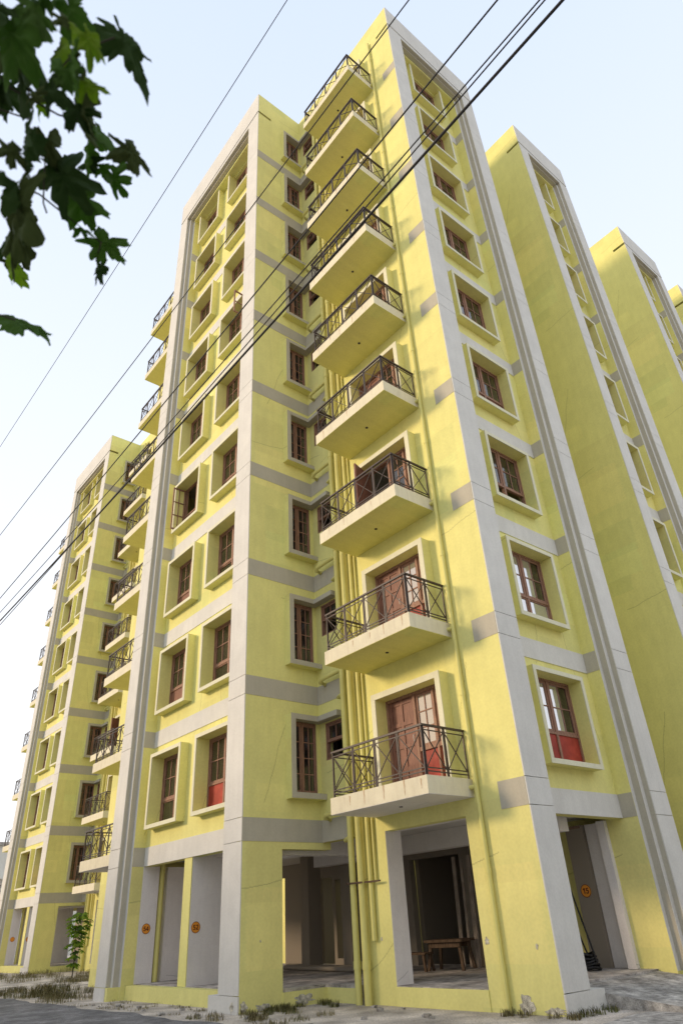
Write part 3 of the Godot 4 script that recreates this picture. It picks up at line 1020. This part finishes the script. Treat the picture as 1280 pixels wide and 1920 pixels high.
# ---------------------------------------------------------------- scene
func _ready():
	rng.seed = 11
	# camera
	var cam := Camera3D.new()
	cam.name = "camera"
	add_child(cam)
	cam.transform = Transform3D(Basis(Vector3(0.62873433, -0.05166902, -0.7759017), Vector3(0.43208832, 0.852789, 0.29334385), Vector3(0.64652365, -0.51969341, 0.5585033)), Vector3(7.3209, 1.3376, 10.0499))
	cam.fov = 74.58
	cam.near = 0.05
	cam.far = 2000.0
	cam.current = true
	var lens := CameraAttributesPhysical.new()
	lens.frustum_focal_length = 15.758
	lens.frustum_focus_distance = 18.0
	lens.frustum_near = 0.05
	lens.frustum_far = 2000.0
	lens.exposure_aperture = 2.0
	cam.attributes = lens
	# sky and light
	var env := Environment.new()
	env.background_mode = Environment.BG_SKY
	var sm := ProceduralSkyMaterial.new()
	sm.sky_top_color = Color(0.748, 0.806, 0.90)
	sm.sky_horizon_color = Color(0.965, 0.965, 0.965)
	sm.sky_curve = 0.7
	sm.sky_energy_multiplier = 1.0
	sm.ground_bottom_color = Color(0.45, 0.42, 0.38)
	sm.ground_horizon_color = Color(0.75, 0.72, 0.68)
	sm.sun_angle_max = 75.0
	sm.sun_curve = 0.12
	var sky := Sky.new()
	sky.sky_material = sm
	env.sky = sky
	env.tonemap_mode = Environment.TONE_MAPPER_LINEAR
	env.tonemap_exposure = 1.34
	env.sdfgi_enabled = true
	env.ssao_enabled = true
	env.ssil_enabled = true
	var we := WorldEnvironment.new()
	we.name = "environment"
	we.environment = env
	add_child(we)
	var sun := DirectionalLight3D.new()
	sun.name = "sun"
	add_child(sun)
	sun.look_at_from_position(Vector3.ZERO, Vector3(0.543, -0.283, -0.790), Vector3.UP)
	sun.light_energy = 0.68
	sun.light_color = Color(1.0, 0.89, 0.75)
	sun.light_angular_distance = 10.0
	sun.shadow_enabled = true

	make_materials()

	# ground and roads
	var s := Shape.new()
	s.quad(Vector3(-900, 0, 900), Vector3(900, 0, 900), Vector3(900, 0, -900), Vector3(-900, 0, -900))
	struct("ground", s.done(M.dirt))
	s = Shape.new()
	var n := 240
	for i in n:
		var xa := lerpf(-70, 30, float(i) / n)
		var xb := lerpf(-70, 30, float(i + 1) / n)
		var za := 2.95 + 0.08 * sin(xa * 1.7) + 0.06 * sin(xa * 4.1 + 1)
		var zb := 2.95 + 0.08 * sin(xb * 1.7) + 0.06 * sin(xb * 4.1 + 1)
		s.quad(Vector3(xa, 0.005, 14), Vector3(xb, 0.005, 14), Vector3(xb, 0.005, zb), Vector3(xa, 0.005, za))
	struct("road", s.done(M.asphalt))
	s = Shape.new()
	for i in 60:
		var za := lerpf(2.6, -60, float(i) / 60)
		var zb := lerpf(2.6, -60, float(i + 1) / 60)
		s.quad(Vector3(0.75 + 0.07 * sin(za * 3), 0.0035, za), Vector3(10, 0.0035, za), Vector3(10, 0.0035, zb), Vector3(0.75 + 0.07 * sin(zb * 3), 0.0035, zb))
	struct("side_lane", s.done(M.ramp))
	# concrete ramp up to the corner parking bay
	s = Shape.new()
	s.hexa([Vector3(-0.66, 0, -0.99), Vector3(1.75, 0, -0.99), Vector3(1.75, 0.012, -0.99), Vector3(-0.66, 0.27, -0.99), Vector3(-0.66, 0, -3.82), Vector3(1.75, 0, -3.82), Vector3(1.75, 0.012, -3.82), Vector3(-0.66, 0.27, -3.82)])
	struct("ramp", s.done(M.ramp))

	# buildings
	var main := thing("apartment_block", "lime yellow ten storey corner block with grey pilasters and a tower of nine balconies", "building", Vector3.ZERO, "street blocks")
	block(main, true)
	var second := thing("apartment_block", "lime yellow block further along the street, set back beyond the weedy gap", "building", Vector3(-25.4, 0, -4.35), "street blocks")
	block(second, false)
	rear_block("lime yellow rear wing rising right behind the corner tower, blank wall facing it", 0.17, -7.6, 3.55, 1.66, 1.36)
	rear_block("lime yellow rear wing beyond the first rear wing, cracked blank wall", 0.17, -16.15, 3.75, 1.75, 1.40)
	rear_block("lime yellow rear wing farthest down the side lane, only its top corner showing", 0.17, -22.4, 3.75, 1.75, 1.40)
	# far grey building at the end of the street
	var far := thing("grey_building", "pale grey low building far down the street beyond the second block", "building", Vector3(-72, 0, -12))
	s = Shape.new()
	holed(s, 2, -0.3, 0, -8, 8, 0, 9.6, [[-6.5, -5.2, 4.4, 6], [-2.5, -1.2, 4.4, 6], [1.0, 2.4, 4.4, 6], [1.0, 2.4, 7.2, 8.6], [-2.5, -1.2, 7.2, 8.6], [5, 6.4, 4.4, 6]])
	s.box(Vector3(-10, 0, 7.7), Vector3(-0.31, 9.6, 8))
	part(far, "wall", s.done(M.pale))
	s = Shape.new()
	s.box(Vector3(-10.2, 9.6, -8.2), Vector3(0.3, 9.9, 8.2))
	part(far, "roof", s.done(M.concrete))
	s = Shape.new()
	s.box(Vector3(-0.2, 6.6, -8.1), Vector3(0.9, 6.75, 8.1))
	part(far, "ledge", s.done(M.pale))
	# low boundary wall in the yard behind, seen through the parking floor
	s = Shape.new()
	s.box(Vector3(-24, 0, -8.3), Vector3(-8, 3.4, -8.1))
	lone("yard_wall", s.done(M.yellow), "yellow yard wall seen through the open parking floor", "wall")
	# a row of houses over the road, outside the picture; their shade lies on the road and the lowest walls
	row_house("long beige row house across the main road", Vector3(-36, 0, 26), 80, 10.6, 0.0)
	row_house("beige row house across the side lane", Vector3(24, 0, -12), 50, 8.0, -PI / 2)

	small_things()
	plants()
	wires()

func row_house(label: String, at: Vector3, l: float, h: float, turn: float):
	var o := thing("row_house", label, "building", at, "houses across the roads", turn)
	var s := Shape.new()
	s.box(Vector3(-l / 2, 0, 0), Vector3(l / 2, h - 0.3, 9))
	part(o, "wall", s.done(M.pale))
	s = Shape.new()
	s.box(Vector3(-l / 2 - 0.3, h - 0.3, -0.3), Vector3(l / 2 + 0.3, h, 9.3))
	part(o, "roof", s.done(M.concrete))

func badge(text: String, at: Vector3, turn: float, r: float, where: String):
	var o := thing("number_sign", where, "sign", at, "", turn)
	var s := Shape.new()
	s.disc(Vector3(0, 0, 0.0), Vector3.BACK, r, 0.004, 28)
	part(o, "disc", s.done(M.orange))
	s = Shape.new()
	for i in 28:
		var a := TAU * i / 28
		var b := TAU * (i + 1) / 28
		for q in [[0.90, 0.99]]:
			s.quad(Vector3(cos(a) * r * q[0], sin(a) * r * q[0], 0.006), Vector3(cos(a) * r * q[1], sin(a) * r * q[1], 0.006), Vector3(cos(b) * r * q[1], sin(b) * r * q[1], 0.006), Vector3(cos(b) * r * q[0], sin(b) * r * q[0], 0.006))
	part(o, "ring", s.done(M.badge_ink))
	if text != "":
		var f := SystemFont.new()
		f.font_names = PackedStringArray(["Droid Sans"])
		f.font_weight = 700
		var t := TextMesh.new()
		t.text = text
		t.font = f
		t.font_size = 64
		t.pixel_size = r * 1.15 / 64.0
		t.depth = 0.003
		t.material = M.badge_ink
		part(o, "numeral", t, Vector3(0, 0, 0.008))

func small_things():
	badge("54", Vector3(-11.376, 1.44, 1.27), PI / 2, 0.115, "round orange number sign reading 54 on the white reveal")
	badge("52", Vector3(-8.798, 1.40, 1.27), PI / 2, 0.115, "round orange number sign reading 52 on the white column")
	badge("15", Vector3(-1.87, 1.62, -3.917), 0.0, 0.12, "round orange number sign reading 15 inside the corner parking bay")
	badge("", Vector3(-25.4 - 11.376, 1.44, 1.27 - 4.35), PI / 2, 0.115, "small blank orange disc on the white reveal of the second block")
	badge("", Vector3(-25.4 - 8.798, 1.40, 1.27 - 4.35), PI / 2, 0.115, "small blank orange disc on the white column of the second block")
	# table and stool in the parking bay
	var t := thing("wooden_table", "old wooden table standing before the dark store room", "table", Vector3(-5.15, 0.3, -3.15), "", 0.3)
	var s := Shape.new()
	s.box(Vector3(-0.46, 0.53, -0.36), Vector3(0.46, 0.58, 0.36))
	part(t, "table_top", s.done(M.old_wood))
	s = Shape.new()
	s.box(Vector3(-0.38, 0.43, -0.30), Vector3(0.38, 0.528, -0.27))
	s.box(Vector3(-0.38, 0.43, 0.27), Vector3(0.38, 0.528, 0.30))
	part(t, "apron", s.done(M.old_wood))
	for q in [[-1, -1], [1, -1], [-1, 1], [1, 1]]:
		s = Shape.new()
		s.bar(Vector3(q[0] * 0.42, 0.0, q[1] * 0.30), Vector3(q[0] * 0.34, 0.528, q[1] * 0.235), 0.06, 0.06, Vector3.BACK)
		part(t, "leg", s.done(M.old_wood))
	t = thing("wooden_bench", "low wooden bench in front of the old table", "bench", Vector3(-5.75, 0.3, -2.65), "", 0.15)
	s = Shape.new()
	s.box(Vector3(-0.38, 0.32, -0.17), Vector3(0.38, 0.36, 0.17))
	part(t, "seat", s.done(M.old_wood))
	for q in [[-1, -1], [1, -1], [-1, 1], [1, 1]]:
		s = Shape.new()
		s.bar(Vector3(q[0] * 0.36, 0.0, q[1] * 0.15), Vector3(q[0] * 0.30, 0.318, q[1] * 0.12), 0.05, 0.05, Vector3.BACK)
		part(t, "leg", s.done(M.old_wood))
	# planks leaning by the inner column
	for i in 4:
		s = Shape.new()
		s.bar(Vector3(-5.22 + i * 0.20, 0.302, -3.62 - 0.03 * i), Vector3(-5.28 + i * 0.21, 2.55 - 0.1 * (i % 2), -3.76 - 0.03 * i), [0.10, 0.07, 0.12, 0.06][i], 0.03, Vector3.BACK)
		lone("plank", s.done(M.plank), ["pale plank leaning on the column, the one by the table", "pale plank leaning second from the table", "pale plank leaning third from the table", "pale plank leaning farthest from the table"][i], "plank", Vector3.ZERO, "leaning planks")
	# pipes lying on the floor of the bay under the projecting wing
	for i in 3:
		s = Shape.new()
		s.tube([Vector3(-11.5 + i * 0.4, 0.36, -3.2 + i * 0.35), Vector3(-7.6 + i * 0.2, 0.36, -2.6 + i * 0.22)], 0.05, 8)
		lone("loose_pipe", s.done(M.roomwall), ["brown pipe lying on the parking floor, against the back wall", "brown pipe lying on the parking floor, the middle one of three", "brown pipe lying on the parking floor, the one towards the street"][i], "pipe", Vector3.ZERO, "pipes on the floor")
	# cables hanging down the corner bay, coil below
	var c := thing("cable_bundle", "black cables hanging down the corner bay onto a coil", "cable", Vector3(-1.95, 0.3, -3.3))
	for i in 5:
		s = Shape.new()
		var x := -0.25 + 0.09 * i
		var pts := []
		for k in 9:
			var f := k / 8.0
			pts.append(Vector3(x + 0.10 * sin(f * 3.0 + i) + 0.25 * f * f, 2.5 * (1.0 - f) + 0.12, 0.05 * sin(f * 5.0 + i * 2)))
		s.tube(pts, 0.018, 6)
		part(c, "cable", s.done(M.black))
	s = Shape.new()
	for k in 5:
		var pts := []
		for j in 21:
			var a := TAU * j / 20
			pts.append(Vector3(0.12 + (0.30 - 0.02 * k) * cos(a), 0.04 + 0.055 * k + 0.02 * sin(a * 3 + k), (0.22 - 0.01 * k) * sin(a)))
		s.tube(pts, 0.03, 6)
	part(c, "coil", s.done(M.black))
	s = Shape.new()
	s.bar(Vector3(-1.95, 2.62, -2.0), Vector3(-1.05, 2.70, -2.9), 0.05, 0.05)
	lone("ceiling_pipe", s.done(M.strap), "rusty pipe under the ceiling of the corner bay", "pipe")

func plants():
	# leaves of a street tree hanging in close by
	var b := thing("leafy_branch", "dark lobed leaves hanging on thin twigs close overhead", "branch", Vector3(6.05, 3.2, 10.1))
	var org := b.position
	for l in [[Vector3(6.9, 5.2, 10.9), Vector3(6.5, 4.2, 10.5), Vector3(6.12, 3.40, 10.28), Vector3(6.094, 3.283, 10.064), Vector3(6.100, 3.284, 9.940), Vector3(6.132, 3.295, 9.841)],
			[Vector3(6.12, 3.40, 10.28), Vector3(6.042, 3.249, 10.07), Vector3(6.058, 3.259, 9.994)],
			[Vector3(6.12, 3.40, 10.28), Vector3(5.994, 3.216, 10.104), Vector3(5.979, 3.205, 10.001)],
			[Vector3(6.12, 3.40, 10.28), Vector3(5.884, 3.133, 10.085), Vector3(5.919, 3.159, 9.96), Vector3(5.925, 3.160, 9.911), Vector3(5.915, 3.144, 9.828)],
			[Vector3(6.10, 3.30, 10.0), Vector3(6.257, 3.375, 9.954), Vector3(6.285, 3.387, 9.916), Vector3(6.318, 3.401, 9.887)],
			[Vector3(5.884, 3.133, 10.085), Vector3(5.638, 2.901, 9.944), Vector3(5.656, 2.917, 9.894), Vector3(5.662, 2.918, 9.851)],
			[Vector3(6.12, 3.40, 10.28), Vector3(6.309, 3.402, 10.113), Vector3(6.221, 3.358, 10.064), Vector3(6.058, 3.259, 10.005)],
			[Vector3(5.915, 3.144, 9.828), Vector3(5.907, 3.121, 9.718), Vector3(5.863, 3.084, 9.711)],
			[Vector3(5.979, 3.205, 10.001), Vector3(5.998, 3.215, 9.93), Vector3(5.913, 3.15, 9.895), Vector3(5.897, 3.135, 9.877)]]:
		var s := Shape.new()
		var pts := []
		for p in l:
			pts.append(p - org)
		s.tube(pts, 0.0028 if l.size() < 6 else [0.03, 0.018, 0.006, 0.004, 0.003, 0.002], 6)
		part(b, "twig", s.done(M.twig))
	var L := [
		[6.271,3.205,10.096, 0.090, -0.32,-0.85,-0.42, 0], [6.147,3.346,10.065, 0.093, -0.53,-0.83,-0.15, 0], [6.345,3.333,10.008, 0.060, -0.19,-0.82,-0.54, 0],
		[6.301,3.460,9.857, 0.092, -0.06,-0.76,-0.64, 0], [6.211,3.437,9.990, 0.066, -0.69,-0.71,0.13, 2], [6.396,3.152,9.954, 0.048, -0.19,-0.82,-0.54, 2],
		[6.349,3.092,9.965, 0.050, -0.43,-0.85,-0.29, 0], [5.974,3.446,10.075, 0.059, -0.62,-0.78,-0.01, 0], [6.217,3.184,9.910, 0.069, -0.32,-0.85,-0.42, 1],
		[6.102,3.096,9.992, 0.058, -0.53,-0.83,-0.15, 0], [5.962,3.539,9.815, 0.094, 0.20,-0.59,-0.78, 0], [6.134,3.262,9.743, 0.055, -0.06,-0.76,-0.64, 1],
		[5.956,3.422,9.822, 0.066, -0.49,-0.85,-0.22, 0], [5.997,3.193,9.874, 0.084, -0.06,-0.76,-0.64, 0], [5.913,3.245,9.804, 0.073, -0.06,-0.76,-0.64, 0],
		[6.007,2.961,9.957, 0.104, -0.49,-0.85,-0.22, 1], [5.769,3.139,9.925, 0.096, -0.53,-0.83,-0.15, 1], [5.619,3.191,9.898, 0.065, -0.32,-0.85,-0.42, 2],
		[5.901,3.133,9.709, 0.057, 0.33,-0.47,-0.82, 0], [5.759,3.180,9.674, 0.038, -0.53,-0.83,-0.15, 0], [5.590,2.991,9.835, 0.083, 0.44,-0.34,-0.83, 0],
		[6.322,3.109,9.919, 0.034, 0.33,-0.47,-0.82, 2], [5.964,3.359,9.731, 0.043, -0.06,-0.76,-0.64, 0], [6.069,3.331,9.988, 0.027, -0.43,-0.85,-0.29, 2],
		[6.321,3.275,10.068, 0.052, -0.06,-0.76,-0.64, 0], [6.281,3.066,9.987, 0.038, -0.32,-0.85,-0.42, 0]]
	for i in L.size():
		var q: Array = L[i]
		var o := part(b, "leaf", leaf_mesh(100 + i, [[M.leaf, M.leaf_deep][i % 2], M.leaf_old, M.leaf_young][q[7]]), Vector3(q[0], q[1], q[2]) - org)
		var x := Vector3(q[4], q[5], q[6]).normalized()
		var up := Vector3(0.3, 0.6, 0.75).rotated(x, rng.randf_range(-0.8, 0.8))
		up = (up - x * up.dot(x)).normalized()
		o.basis = Basis(x, up, x.cross(up)).scaled(Vector3.ONE * q[3] * 1.5)
		if i != 3 and i != 11 and i != 19 and i != 20:
			var o2 := part(b, "leaf", leaf_mesh(200 + i, [M.leaf_deep, M.leaf_old, M.leaf, M.leaf_deep][i % 4]), Vector3(q[0], q[1], q[2]) - org + Vector3(rng.randf_range(-0.05, 0.03), rng.randf_range(-0.05, 0.06), rng.randf_range(-0.02, 0.08)))
			var x2 := x.rotated(Vector3(0.65, -0.52, 0.56).normalized(), rng.randf_range(-1.2, 1.2))
			var up2 := Vector3(0.65, 0.2, 0.56).rotated(x2, rng.randf_range(-1.0, 1.0))
			up2 = (up2 - x2 * up2.dot(x2)).normalized()
			o2.basis = Basis(x2, up2, x2.cross(up2)).scaled(Vector3.ONE * q[3] * rng.randf_range(0.7, 1.15))
	# grass and weeds
	var near := []
	for i in 24:
		near.append([rng.randf_range(-6.7, -3.6), rng.randf_range(1.1, 2.8), 60, 0.20, 0.09, 0.0, rng.randf_range(0.4, 0.9)])
	for i in 10:
		near.append([rng.randf_range(-5.55, -4.7), rng.randf_range(0.25, 2.0), 70, 0.14, 0.10])
	grass("grass", "patchy low grass on the dirt by the projecting bay's corner", near)
	var left := []
	for i in 46:
		left.append([rng.randf_range(-19.5, -12.6), rng.randf_range(0.6, 2.85), 90, 0.4, 0.16, 0.0, rng.randf_range(0.3, 0.8)])
	for i in 50:
		left.append([rng.randf_range(-34, -20), rng.randf_range(-4.0, 0.2), 60, 0.45, 0.20, 0.0, 0.6])
	grass("grass", "weedy grass strip between the first and second block", left)
	var tow := []
	for i in 16:
		tow.append([rng.randf_range(-1.1, 0.3), rng.randf_range(0.05, 0.3), 22, 0.08, 0.09, 0.0, 0.7])
	for i in 8:
		tow.append([rng.randf_range(0.03, 0.3), rng.randf_range(-0.9, 0.0), 30, 0.08, 0.09, 0.0, 0.3])
	grass("grass", "dry weeds along the foot of the corner tower", tow)
	var front := []
	for i in 30:
		front.append([rng.randf_range(-11.8, -6.8), rng.randf_range(1.75, 2.9), 16, 0.16, 0.05, 0.0, 0.75])
	grass("grass", "thin dry grass on the dirt before openings 52 and 54", front)
	# sapling
	var sp := thing("sapling", "thin leafy sapling growing beside the second block's opening", "plant", Vector3(-24.4, 0, -1.9))
	var s := Shape.new()
	var stem := [Vector3.ZERO, Vector3(0.05, 0.7, 0.02), Vector3(-0.05, 1.4, 0.05), Vector3(0.08, 2.1, 0.0)]
	s.tube(stem, [0.025, 0.018, 0.013, 0.006], 6)
	part(sp, "stem", s.done(M.twig))
	var lm := [leaf_mesh(301, M.leaf_young), leaf_mesh(302, M.leaf)]
	for i in 130:
		var f := pow(rng.randf(), 0.7)
		var h := 0.35 + 1.85 * f
		var a := rng.randf() * TAU
		var o := part(sp, "leaf", lm[i % 2], Vector3(cos(a) * 0.62 * (0.5 + f * 0.5) * rng.randf(), h, sin(a) * 0.62 * (0.5 + f * 0.5) * rng.randf()))
		o.basis = Basis(Vector3(cos(a), -0.4, sin(a)).normalized(), Vector3(cos(a) * 0.4, 1, sin(a) * 0.4).normalized(), Vector3(-sin(a), 0, cos(a))).orthonormalized().scaled(Vector3.ONE * rng.randf_range(0.10, 0.19))
	# loose stones and scraps
	for i in 26:
		s = Shape.new()
		var r := rng.randf_range(0.02, 0.06)
		var v := []
		for k in 8:
			v.append(Vector3([-1, 1, 1, -1][k % 4], [-0.3, -0.3, 0.7, 0.7][k % 4], 1 if k < 4 else -1) * r * rng.randf_range(0.6, 1.0))
		s.hexa(v)
		var at := Vector3(rng.randf_range(-11, 0.6), r * 0.25, rng.randf_range(1.75, 2.9)) if i < 18 else Vector3(rng.randf_range(-4.4, -0.3), r * 0.25, rng.randf_range(0.2, 1.6))
		lone("stone", s.done(M.ramp), "small grey stone lying on the dirt strip", "stone", at, "stones on the dirt strip")

func wires():
	# service cables over the road, a little slack; each runs between poles outside the picture
	var W := [[Vector3(2.55, 16.56, 6.5), Vector3(-16.76, 17.72, 6.5), 0.009, "thin black cable highest above the road"],
		[Vector3(5.16, 11.29, 6.5), Vector3(-12.61, 11.85, 6.5), 0.009, "thin black cable second highest above the road"],
		[Vector3(6.16, 9.26, 6.5), Vector3(-10.62, 9.02, 6.5), 0.010, "thin black cable just above the thick bundle"],
		[Vector3(6.51, 8.55, 6.5), Vector3(-10.25, 8.49, 6.5), 0.008, "thin black cable running along the top of the thick cable"],
		[Vector3(6.55, 8.47, 6.5), Vector3(-9.94, 8.05, 6.5), 0.008, "thin black cable crossing below the thick cable"],
		[Vector3(6.68, 8.21, 6.5), Vector3(-10.03, 8.19, 6.5), 0.0155, "thick black cable over the road"]]
	for w in W:
		var s := Shape.new()
		var a: Vector3 = w[0] + (w[0] - w[1]) * 0.5
		var b: Vector3 = w[1] - (w[0] - w[1]) * 0.9
		var pts := []
		for i in 41:
			var f := i / 40.0
			pts.append(a.lerp(b, f) + Vector3(0, -0.35 * (4.0 * f * (1.0 - f) - 0.83), 0))
		s.tube(pts, w[2], 6)
		lone("overhead_cable", s.done(M.wire), w[3], "cable", Vector3.ZERO, "cables over the road")
